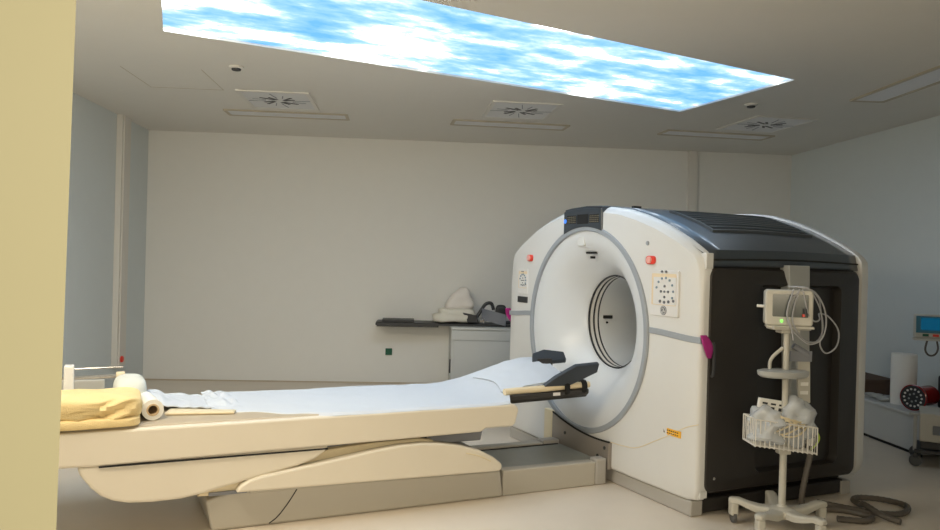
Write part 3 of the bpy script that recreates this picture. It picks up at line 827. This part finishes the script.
# folded pale pad strip on bare mattress
bm = nb(); prism(bm, [(-2.88, -.16), (-2.52, -.24), (-2.50, -.18), (-2.84, -.04)], 'z', .609, .626)
place('limb_pad', bm, 'cream', 'flat cream pad lying on the bare mattress right of the paper roll', 'pad', bevel=.008, seg=3)
# arm rail beyond
A_ = empty('side_rail_clamp', 'pale clamp block and chrome rods on the far side of the table end', 'rail clamp', (GO[0]+.03, GO[1]+.012, -.065), GA)
bm = nb(); box(bm, -3.42, -3.365, .40, .49, .665, .885); link('clamp_block', bm, 'paper', A_, bevel=.008)
bm = nb(); tube(bm, [(-3.6, .43, .803), (-3.14, .43, .815)], .014, 10); tube(bm, [(-3.4, .48, .856), (-3.10, .48, .862)], .007, 8); link('rod', bm, 'chrome', A_)
bm = nb(); tube(bm, [(-3.14, .43, .815), (-3.09, .43, .817)], .026, 12); link('end_knob', bm, 'foam', A_, bevel=.006)
bm = nb(); box(bm, -3.55, -3.20, .41, .48, .672, .80); link('rail_bracket', bm, 'greyplastic', A_, bevel=.006)
bm = nb(); tube(bm, spline([(-3.10, .02, .815), (-3.04, -.02, .835), (-2.99, .0, .825), (-3.02, .06, .82), (-3.10, .06, .822), (-3.14, .03, .82)], 5), .008, 7)
bm.free()

# ------------------------------------------------------------ back wall: shelf, low cabinet, items
S = empty('wall_shelf', 'black shelf on the back wall with a raised end box', 'shelf', (0, 0, 0))
bm = nb(); box(bm, -.34, 1.62, 9.12, YB, .735, .758); link('shelf_board', bm, 'dark', S, bevel=.004)
bm = nb(); box(bm, -.33, .385, 9.10, YB, .715, .765); box(bm, -.345, -.33, 9.13, YB-.05, .725, .755); link('edge_box', bm, 'dark', S, bevel=.006)
bm = nb(); box(bm, -.27, .10, 9.15, 9.42, .765, .792); link('raised_lid', bm, 'dark', S, bevel=.004)
K = empty('low_cabinet', 'low pale grey cabinet against the back wall beneath the black shelf', 'cabinet', (0, 0, 0))
bm = nb(); box(bm, .53, 1.60, 9.00, YB-.01, .04, .70); link('body', bm, 'cabinet', K, bevel=.006)
bm = nb(); box(bm, .525, 1.605, 8.985, YB-.008, .70, .733); bm.verts.ensure_lookup_table(); link('cabinet_top', bm, 'cabinet', K, bevel=.008)
bm = nb(); box(bm, .54, 1.595, 8.985, 9.0, .585, .695); link('drawer', bm, 'cabinet', K, bevel=.003)
bm = nb(); box(bm, .56, 1.595, 8.985, 9.0, .05, .58); dr = link('door', bm, 'cabinet', K, bevel=.003)
bm = nb(); box(bm, .515, .532, 9.0, 9.03, .20, .36); link('handle', bm, 'dark', K, bevel=.004)
bm = nb(); box(bm, -.225, -.155, YB-.02, YB, .345, .415); bm2 = None
so = empty('wall_socket', 'small dark green square socket on the bare back wall', 'socket', (-.19, YB, .38))
bm.free()
bm = nb(); box(bm, -.04, .04, -.016, 0, -.04, .04); link('frame', bm, 'green', so, bevel=.004)
bm = nb(); box(bm, -.02, .02, -.019, -.016, -.02, .02); link('insert', bm, 'green', so, bevel=.002)
# blankets and straps on the shelf (cabinet top at .733)
zt = .760
bm = nb(); softbox(bm, (.58, 9.27, zt+.065), (.26, .13, .055), .45, .02, 8, 24, 2); softbox(bm, (.60, 9.27, zt+.135), (.21, .12, .045), .5, .02, 9, 20, 9)
tag(link('folded_blanket', bm, 'blanket'), 'folded off-white blanket lying on the black wall shelf', 'blanket')
bm = nb()
softbox(bm, (.64, 9.28, zt+.285), (.215, .12, .135), .5, .03, 7, 30, 8, shape=lambda p: Vector((p.x*(1-.72*(p.z+.125)/.25)+.02*(p.z+.1)/.2, p.y*(1-.3*max(0, p.z)/.125), p.z)))
tag(link('plastic_sack', bm, 'bagwhite'), 'crumpled white sack heaped on the folded off-white blanket', 'bag')
B_ = empty('positioning_strap', 'coiled grey and black webbing strap on the shelf beside the blanket', 'strap', (0, 0, 0))
bm = nb(); sheetmesh(bm, lambda u, v: Vector((.89+.285*u-.01*v, 9.13+.03*math.sin(u*5)-.03*v, zt+.185-.065*u-.12*v)), 14, 6, .012); link('wide_band', bm, 'strapgrey', B_)
bm = nb(); prism(bm, [(.66, zt+.135), (.83, zt+.10), (.86, zt+.01), (.73, zt+.012)], 'y', 9.14, 9.20); link('dark_flap', bm, 'dark', B_, bevel=.01)
bm = nb(); tube(bm, spline([(.80, 9.17, zt+.03), (.86, 9.17, zt+.12), (.93, 9.17, zt+.23), (1.0, 9.17, zt+.245), (1.03, 9.17, zt+.17)], 6), .020, 8); link('strap_loop', bm, 'dark', B_)
bm = nb(); softbox(bm, (1.12, 9.19, zt+.155), (.065, .04, .075), .6, .006, 12, 12); link('strap_coil', bm, 'dark', B_)
bm = nb(); tube(bm, [(1.14, 9.16, zt+.02), (1.26, 9.16, zt+.03)], .022, 8); link('strap_end', bm, 'dark', B_)
bm = nb(); box(bm, .87, .92, 9.11, 9.15, zt+.02, zt+.065); link('buckle', bm, 'chrome', B_, bevel=.004)

# ------------------------------------------------------------ right: low cabinet run, items
L_ = empty('low_wall_unit', 'long low white unit along the right wall behind the scanner', 'cabinet', (0, 0, 0))
bm = nb(); box(bm, 4.215, XR-.012, 6.05, 8.4, .02, .31); link('body', bm, 'cabinet', L_, bevel=.004)
bm = nb(); box(bm, 4.20, XR-.012, 6.04, 8.42, .31, .335); link('unit_top', bm, 'cabinet', L_, bevel=.004)
bm = nb(); box(bm, 4.21, 4.22, 6.05, 8.4, 0, .02); link('gap_strip', bm, 'slot', L_, smooth=False)
bm = nb(); lathe(bm, [(.103, 0), (.105, .01), (.105, .435), (.100, .445), (.03, .445), (.03, .42)], 36, (4.42, 6.62, .336)); tag(link('paper_drum', bm, 'paper'), 'tall white cylinder standing on the low unit at the right wall', 'cylinder')
Q = empty('cardboard_box', 'dark brown box on the low unit behind the tall white cylinder', 'box', (4.47, 7.33, .336))
bm = nb(); box(bm, -.18, .18, -.25, .25, 0, .115); link('tray', bm, 'brownbox', Q, bevel=.004)
bm = nb(); box(bm, -.19, .19, -.26, .26, .115, .145); link('lid', bm, 'brownbox', Q, bevel=.004)
bm = nb()
for k in range(5):
    softbox(bm, (4.31+.03*(k % 2), 6.80+.045*k-.06, .352+.004*k), (.05, .045, .014), .6, .004, 12, 8, k)
tag(link('instrument_pile', bm, 'greyplastic'), 'low heap of small grey pouches between the scanner edge and white cylinder', 'pouches', kind='stuff')
# red phantom with perforated disc
PH = empty('red_drum', 'red drum with a black perforated end disc at the right edge', 'phantom', (4.30, 6.30, .445))
AX = Vector((.86, .50, 0)).normalized()
def cylx(bm, h0, h1, r, ri=0.0005, n=36): cyl(bm, AX*h0, AX*h1, r, ri, n)
bm = nb(); cylx(bm, .02, .28, .085); link('drum_body', bm, 'redglass', PH, bevel=.006)
bm = nb(); cylx(bm, -.012, .02, .106, .0005); dsk = link('end_disc', bm, 'dark', PH, bevel=.006)
S1 = AX.cross(Vector((0, 0, 1))).normalized(); S2 = Vector((0, 0, 1))
bm = nb(); tube(bm, [AX*-.006+(S1*math.cos(a)+S2*math.sin(a))*.104 for a in [2*PI*k/40 for k in range(40)]], .007, 6, closed=True); link('disc_rim', bm, 'redglass', dsk)
for k in range(14):
    a = 2*PI*k/14; c_ = (S1*math.cos(a)+S2*math.sin(a))*.072
    bm = nb(); cyl(bm, AX*-.016+c_, AX*-.011+c_, .009, .0004, 12); link('disc_port', bm, 'paper', dsk)
for k in range(6):
    a = 2*PI*k/6+.3; c_ = (S1*math.cos(a)+S2*math.sin(a))*.034
    bm = nb(); cyl(bm, AX*-.016+c_, AX*-.011+c_, .008, .0004, 12); link('disc_port', bm, 'greyplastic', dsk)
bm = nb(); box(bm, 4.605, 4.75, 6.02, 6.44, .337, .62); tag(link('black_case', bm, 'dark', bevel=.02, seg=3), 'black upright case behind the red drum at the right wall', 'case')
# equipment trolley at the right edge
TR = empty('equipment_trolley', 'grey wheeled trolley box at the right edge below the red drum', 'trolley', (4.117, 5.903, 0), R(-34))
bm = nb(); box(bm, -.03, .40, -.20, .18, .20, .42); link('body', bm, 'standgrey', TR, bevel=.01)
bm = nb(); box(bm, .06, .15, -.206, -.198, .26, .33); link('gauge_window', bm, 'keygrey', TR, bevel=.003)
bm = nb(); box(bm, -.07, -.045, -.18, -.155, .12, .40); box(bm, -.10, -.03, -.19, -.15, .395, .415); link('side_post', bm, 'greyplastic', TR, bevel=.004)
bm = nb(); box(bm, -.06, .40, -.20, .20, .105, .135); box(bm, -.02, .36, -.16, .16, .135, .20); link('chassis', bm, 'dark', TR, bevel=.006)
for (x, y) in ((-.05, -.17), (-.05, .17), (.35, -.17), (.35, .17)):
    bm = nb(); lathe(bm, [(.035, -.02), (.045, -.014), (.045, .014), (.035, .02)], 20, (x, y, .045), 'y'); cs = link('caster_wheel', bm, 'caster', TR)
    bm = nb(); box(bm, x-.018, x+.018, y-.028, y+.028, .07, .105); link('caster_fork', bm, 'dark', cs, bevel=.004)
# wall-side monitor on the right edge, standing on a pole
WM = empty('infusion_monitor', 'small blue-screened monitor with a hanging cable loop at the right edge', 'monitor', (4.46, 6.28, 1.055), R(-25))
bm = nb(); box(bm, -.16, .16, -.04, .04, -.105, .095); link('casing', bm, 'standgrey', WM, bevel=.012)
bm = nb(); box(bm, -.15, .15, -.045, -.038, -.06, .082); b_ = link('bezel', bm, 'cyan', WM, bevel=.003)
bm = nb(); box(bm, -.115, .14, -.048, -.044, -.035, .068); link('screen', bm, 'bluescreen', b_, smooth=False)
for k, mm in enumerate(('green', 'red', 'red')):
    bm = nb(); box(bm, -.10+.075*k, -.055+.075*k, -.046, -.038, -.088, -.068); link('key', bm, mm, WM, smooth=False)
bm = nb(); box(bm, -.165, .165, -.05, .03, -.125, -.105); link('shelf_lip', bm, 'standgrey', WM, bevel=.004)
bm = nb(); tube(bm, spline([(-.06, -.02, -.12), (-.075, -.03, -.20), (-.05, -.035, -.245), (-.005, -.03, -.24), (.02, -.02, -.19), (.01, -.02, -.12)], 8), .008, 8); link('cable', bm, 'hose', WM)
bm = nb(); box(bm, .0, .34, .03, .07, -.02, .02); link('wall_arm', bm, 'standgrey', WM)

# ------------------------------------------------------------ vitals monitor on a wheeled stand
SX, SY = 2.185, 4.34
ST = empty('monitor_stand', 'pale wheeled pole stand in front of the black scanner side', 'stand', (SX, SY, 0), 0)
legs = []
def castor(parent, x, y):
    bm = nb(); box(bm, x-.022, x+.022, y-.028, y+.028, .045, .098); cf = link('caster', bm, 'standgrey', parent, bevel=.01, seg=3)
    bm = nb(); lathe(bm, [(.022, -.013), (.031, -.009), (.031, .009), (.022, .013)], 20, (x, y-.0, .031), 'x'); link('wheel', bm, 'caster', cf)
bm = nb(); lathe(bm, [(.075, .085), (.085, .10), (.08, .125), (.03, .14), (.024, .15)], 24); link('hub', bm, 'standgrey', ST)
for a in (150, 220, 290, 12, 78):
    a = R(a); d = Vector((math.cos(a), math.sin(a), 0)); q = Vector((-d.y, d.x, 0)); Ln = .275 if a < R(200) and a > R(20) else .285
    bm = nb(); rows = []
    for t, hw, zt_, zb_ in ((.02, .045, .130, .088), (.45, .040, .128, .085), (.68, .032, .138, .102), (.86, .030, .152, .120), (1.0, .028, .150, .120), (1.06, .018, .145, .122)):
        c_ = d*Ln*t
        rows.append([bm.verts.new(c_+q*s1+Vector((0, 0, z_))) for s1, z_ in ((-hw, zb_), (-hw, zt_-.008), (-hw*.7, zt_), (hw*.7, zt_), (hw, zt_-.008), (hw, zb_))])
    for A, B in zip(rows, rows[1:]):
        for k in range(6): bm.faces.new((A[k], A[(k+1) % 6], B[(k+1) % 6], B[k]))
    bm.faces.new(rows[0]); bm.faces.new(rows[-1][::-1])
    lg = link('leg', bm, 'standgrey', ST, bevel=.004)
    c_ = d*Ln*.96
    bm = nb(); box(bm, c_.x-.022, c_.x+.022, c_.y-.028, c_.y+.028, .045, .122); cf = link('caster', bm, 'standgrey', lg, bevel=.01, seg=3)
    bm = nb(); lathe(bm, [(.022, -.012), (.036, -.009), (.036, .009), (.022, .012)], 20, (c_.x, c_.y, .036), 'x')
    link('wheel', bm, 'caster', ST)
bm = nb(); lathe(bm, [(.020, .12), (.020, .62), (.017, .63), (.017, 1.16), (.012, 1.165)], 16); link('pole', bm, 'standgrey', ST)
bm = nb(); box(bm, -.025, .045, -.03, .03, .42, .70); bm.free()
bm = nb(); lathe(bm, [(.0, .885), (.13, .885), (.145, .895), (.15, .92), (.13, .925), (.0, .925)], 28, (-.03, -.03, 0))
for v in bm.verts: v.co.y = -.03+(v.co.y+.03)*.6
link('handle_ring', bm, 'greyplastic', ST)
bm = nb(); tube(bm, spline([(-.02, 0, 1.05), (-.08, .02, .98), (-.085, .02, .90)], 5), .010, 8); link('side_arm', bm, 'standgrey', ST)
# mount under the monitor
bm = nb(); box(bm, -.10, .12, -.05, .05, 1.155, 1.175); box(bm, -.05, .06, -.04, .04, 1.135, 1.155); link('mount_plate', bm, 'standgrey', ST, bevel=.003)
VM = empty('patient_monitor', 'beige patient monitor with dark screen on the wheeled stand', 'monitor', (SX+.02, SY, 1.178), R(-20))
bm = nb(); prism(bm, rrect(-.145, .112, .0, .205, .02), 'y', -.06, .06)
link('casing', bm, 'standgrey', VM, bevel=.010, seg=3)
bm = nb(); prism(bm, rrect(-.105, .085, .052, .180, .006), 'y', -.064, -.055); link('screen', bm, 'screen', VM, smooth=False)
bm = nb(); lathe(bm, [(.008, -.066), (.008, -.058)], 12, (-.055, 0, .028), 'y'); link('power_light', bm, 'led', VM)
bm = nb(); lathe(bm, [(.010, -.066), (.010, -.058)], 12, (-.018, 0, .028), 'y'); link('knob', bm, 'greyplastic', VM)
bm = nb(); tube(bm, [(-.142, -.0, .105), (-.185, -.0, .107)], .008, 8); link('side_lever', bm, 'paper', VM)
bm = nb(); box(bm, -.135, .12, -.062, .05, -.014, .0); link('foot_tray', bm, 'standgrey', VM, bevel=.004)
# cable bundle hanging on the monitor
CB = empty('cable_bundle', 'loops of grey sensor cable slung over the patient monitor', 'cable', (SX, SY, 0))
loops = [
    [(.02, -.075, 1.365), (-.02, -.078, 1.33), (-.04, -.08, 1.26), (-.03, -.08, 1.19), (.03, -.08, 1.12), (.10, -.075, 1.08), (.17, -.07, 1.11), (.20, -.06, 1.20), (.18, -.06, 1.30), (.12, -.07, 1.375), (.05, -.07, 1.398), (.0, .0, 1.402)],
    [(.03, -.075, 1.39), (.0, -.08, 1.30), (-.01, -.08, 1.22), (.02, -.08, 1.15), (.10, -.03, 1.095), (.18, .0, 1.09), (.215, .0, 1.16), (.20, .0, 1.26), (.15, -.06, 1.34), (.08, -.07, 1.395), (.03, 0, 1.402)],
    [(.05, -.07, 1.395), (.06, -.085, 1.32), (.08, -.085, 1.25), (.12, -.08, 1.21), (.16, -.06, 1.22), (.19, 0, 1.25), (.26, .02, 1.23), (.32, .02, 1.15), (.31, .02, 1.06), (.25, .02, 1.02), (.20, .0, 1.07), (.19, -.04, 1.16), (.17, -.05, 1.27), (.12, -.06, 1.36)],
    [(.0, -.07, 1.39), (-.035, -.085, 1.31), (-.045, -.085, 1.24), (-.02, -.085, 1.18), (.0, -.08, 1.10)],
]
for lp in loops:
    bm = nb(); tube(bm, spline(lp, 8), .0045, 7); link('cable_loop', bm, 'cable', CB)
bm = nb(); tube(bm, [(.055, -.09, 1.28), (.06, -.092, 1.245)], .011, 8); link('plug', bm, 'dark', CB)
bm = nb(); tube(bm, [(.048, -.092, 1.25), (.050, -.094, 1.235)], .008, 8); link('plug_ring', bm, 'red', CB)
# hanging card pack behind the pole
HB = empty('hanging_meter', 'pale hand-held meter hanging on the right of the stand pole', 'meter', (SX, SY, 0))
bm = nb(); prism(bm, [(.075, 1.03), (.155, 1.0), (.165, .73), (.095, .72)], 'y', .02, .045); link('body', bm, 'standgrey', HB, bevel=.004)
bm = nb(); box(bm, .03, .16, .01, .02, .97, 1.03, Matrix.Rotation(0, 4, 'Y')); tube(bm, [(.05, .02, 1.06), (.14, .02, 1.01)], .018, 8); link('head', bm, 'strapgrey', HB)
for k in range(3):
    bm = nb(); box(bm, .10, .145, .014, .02, .78+.05*k, .80+.05*k); link('button', bm, 'paper', HB, smooth=False)
# wire basket
WB = empty('wire_basket', 'white wire basket on the stand pole, filled with clear bags', 'basket', (SX, SY, 0))
def wire(pts, r=.0035, m='trunk'):
    bm = nb(); tube(bm, pts, r, 6); return bm
bx0, bx1, by0, by1, bz0, bz1 = -.215, .145, -.10, .06, .510, .655
sl = -.045  # the basket hangs a little lower at its right end
def BP(x, y, z): return (x, y, z+sl*(x-bx0)/(bx1-bx0))
for z in (bz0, bz1):
    link('rim_wire', wire([BP(bx0, by0, z), BP(bx1, by0, z), BP(bx1, by1, z), BP(bx0, by1, z), BP(bx0, by0, z)], .0045), 'trunk', WB)
for k in range(14):
    x = bx0+(bx1-bx0)*k/13
    link('wire', wire([BP(x, by0-.002, bz1), BP(x, by0-.002, bz0-.006), BP(x, by1, bz0), BP(x, by1, bz1)]), 'trunk', WB)
for k in range(1, 7):
    y = by0+(by1-by0)*k/7
    link('wire', wire([BP(bx0, y, bz1), BP(bx0, y, bz0), BP(bx1, y, bz0), BP(bx1, y, bz1)]), 'trunk', WB)
link('basket_clip', (lambda b: box(b, -.035, .035, -.025, by0+.13, .44, .50))(nb()), 'standgrey', WB, bevel=.005)
# contents
bm = nb(); softbox(bm, (SX-.12, SY-.02, .60), (.095, .085, .105), .9, .06, 14, 22, 1); tag(link('clear_bag', bm, 'bag'), 'crumpled clear bag filling the left side of the wire basket', 'bag')
bm = nb(); softbox(bm, (SX+.075, SY-.0, .630), (.095, .075, .145), .9, .06, 11, 24, 7, shape=lambda p: Vector((p.x*(1-.4*max(0, p.z)/.16), p.y, p.z))); tag(link('clear_bag', bm, 'bag'), 'taller clear bag rising from the right side of the wire basket', 'bag')
PK = empty('printed_packet', 'white packet with dark print standing up in the wire basket', 'packet', (SX-.02, SY+.02, .64), R(0))
bm = nb(); box(bm, -.14, .06, -.012, .012, -.10, .10, Matrix.Rotation(R(8), 4, 'Y')); link('carton', bm, 'paper', PK, bevel=.002)
bm = nb()
for k in range(3): box(bm, -.12+.05*k, -.095+.05*k, -.014, -.012, .04, .058, Matrix.Rotation(R(8), 4, 'Y')); box(bm, -.12+.05*k, -.09+.05*k, -.014, -.012, .07, .08, Matrix.Rotation(R(8), 4, 'Y'))
link('print', bm, 'dark', PK, smooth=False)
CT = empty('coiled_tubing', 'coil of beige tubing lying in the middle of the wire basket', 'tubing', (SX, SY, 0))
for k in range(6):
    bm = nb(); tube(bm, [(-.01+(.125-.008*k)*math.cos(a), -.03+.06*math.sin(a), .585+.012*k+.03*math.cos(a*2+k)) for a in [2*PI*j/32 for j in range(32)]], .0055, 6, closed=True); link('tube_loop', bm, 'cream', CT)
bm = nb(); tube(bm, spline([(SX+.150, SY-.02, .47), (SX+.185, SY-.02, .50), (SX+.20, SY-.02, .54), (SX+.18, SY-.02, .58)], 6), .006, 7)
tag(link('green_tube', bm, 'yg'), 'short yellow-green tube poking out of the basket side', 'tube')
# corrugated hose from basket to the floor, with loops
def hose(pts, r, name, label):
    sp = spline(pts, 14)
    bm = nb(); tube(bm, sp, lambda t: r*(1+.05*math.sin(t*len(sp)*1.9)), 9); o = link(name, bm, 'hose'); tag(o, label, 'hose'); return o
zf = .020
hose([(2.50, 4.62, .42), (2.49, 4.61, .36), (2.46, 4.60, .24), (2.44, 4.60, .10), (2.47, 4.615, .03), (2.55, 4.66, zf), (2.72, 4.64, zf), (2.83, 4.51, zf), (2.74, 4.44, zf), (2.60, 4.48, zf)], .018, 'breathing_hose', 'dark ribbed hose hanging from the wire basket down to the floor')
hose([(2.65, 4.80, zf), (2.76, 4.70, zf), (2.88, 4.60, zf), (3.02, 4.56, zf), (3.13, 4.62, zf), (3.20, 4.74, zf), (3.12, 4.86, zf), (2.99, 4.90, zf), (2.92, 4.85, zf), (2.90, 4.74, zf+.004), (2.86, 4.62, zf+.038), (2.90, 4.50, zf+.01), (2.96, 4.42, zf)], .018, 'breathing_hose', 'loop of dark ribbed hose lying on the floor right of the stand')
bm = nb(); tube(bm, [(2.50, 4.62, .42), (2.505, 4.62, .47)], .014, 10); tag(link('hose_connector', bm, 'paper'), 'white connector at the top of the hanging ribbed hose', 'connector')
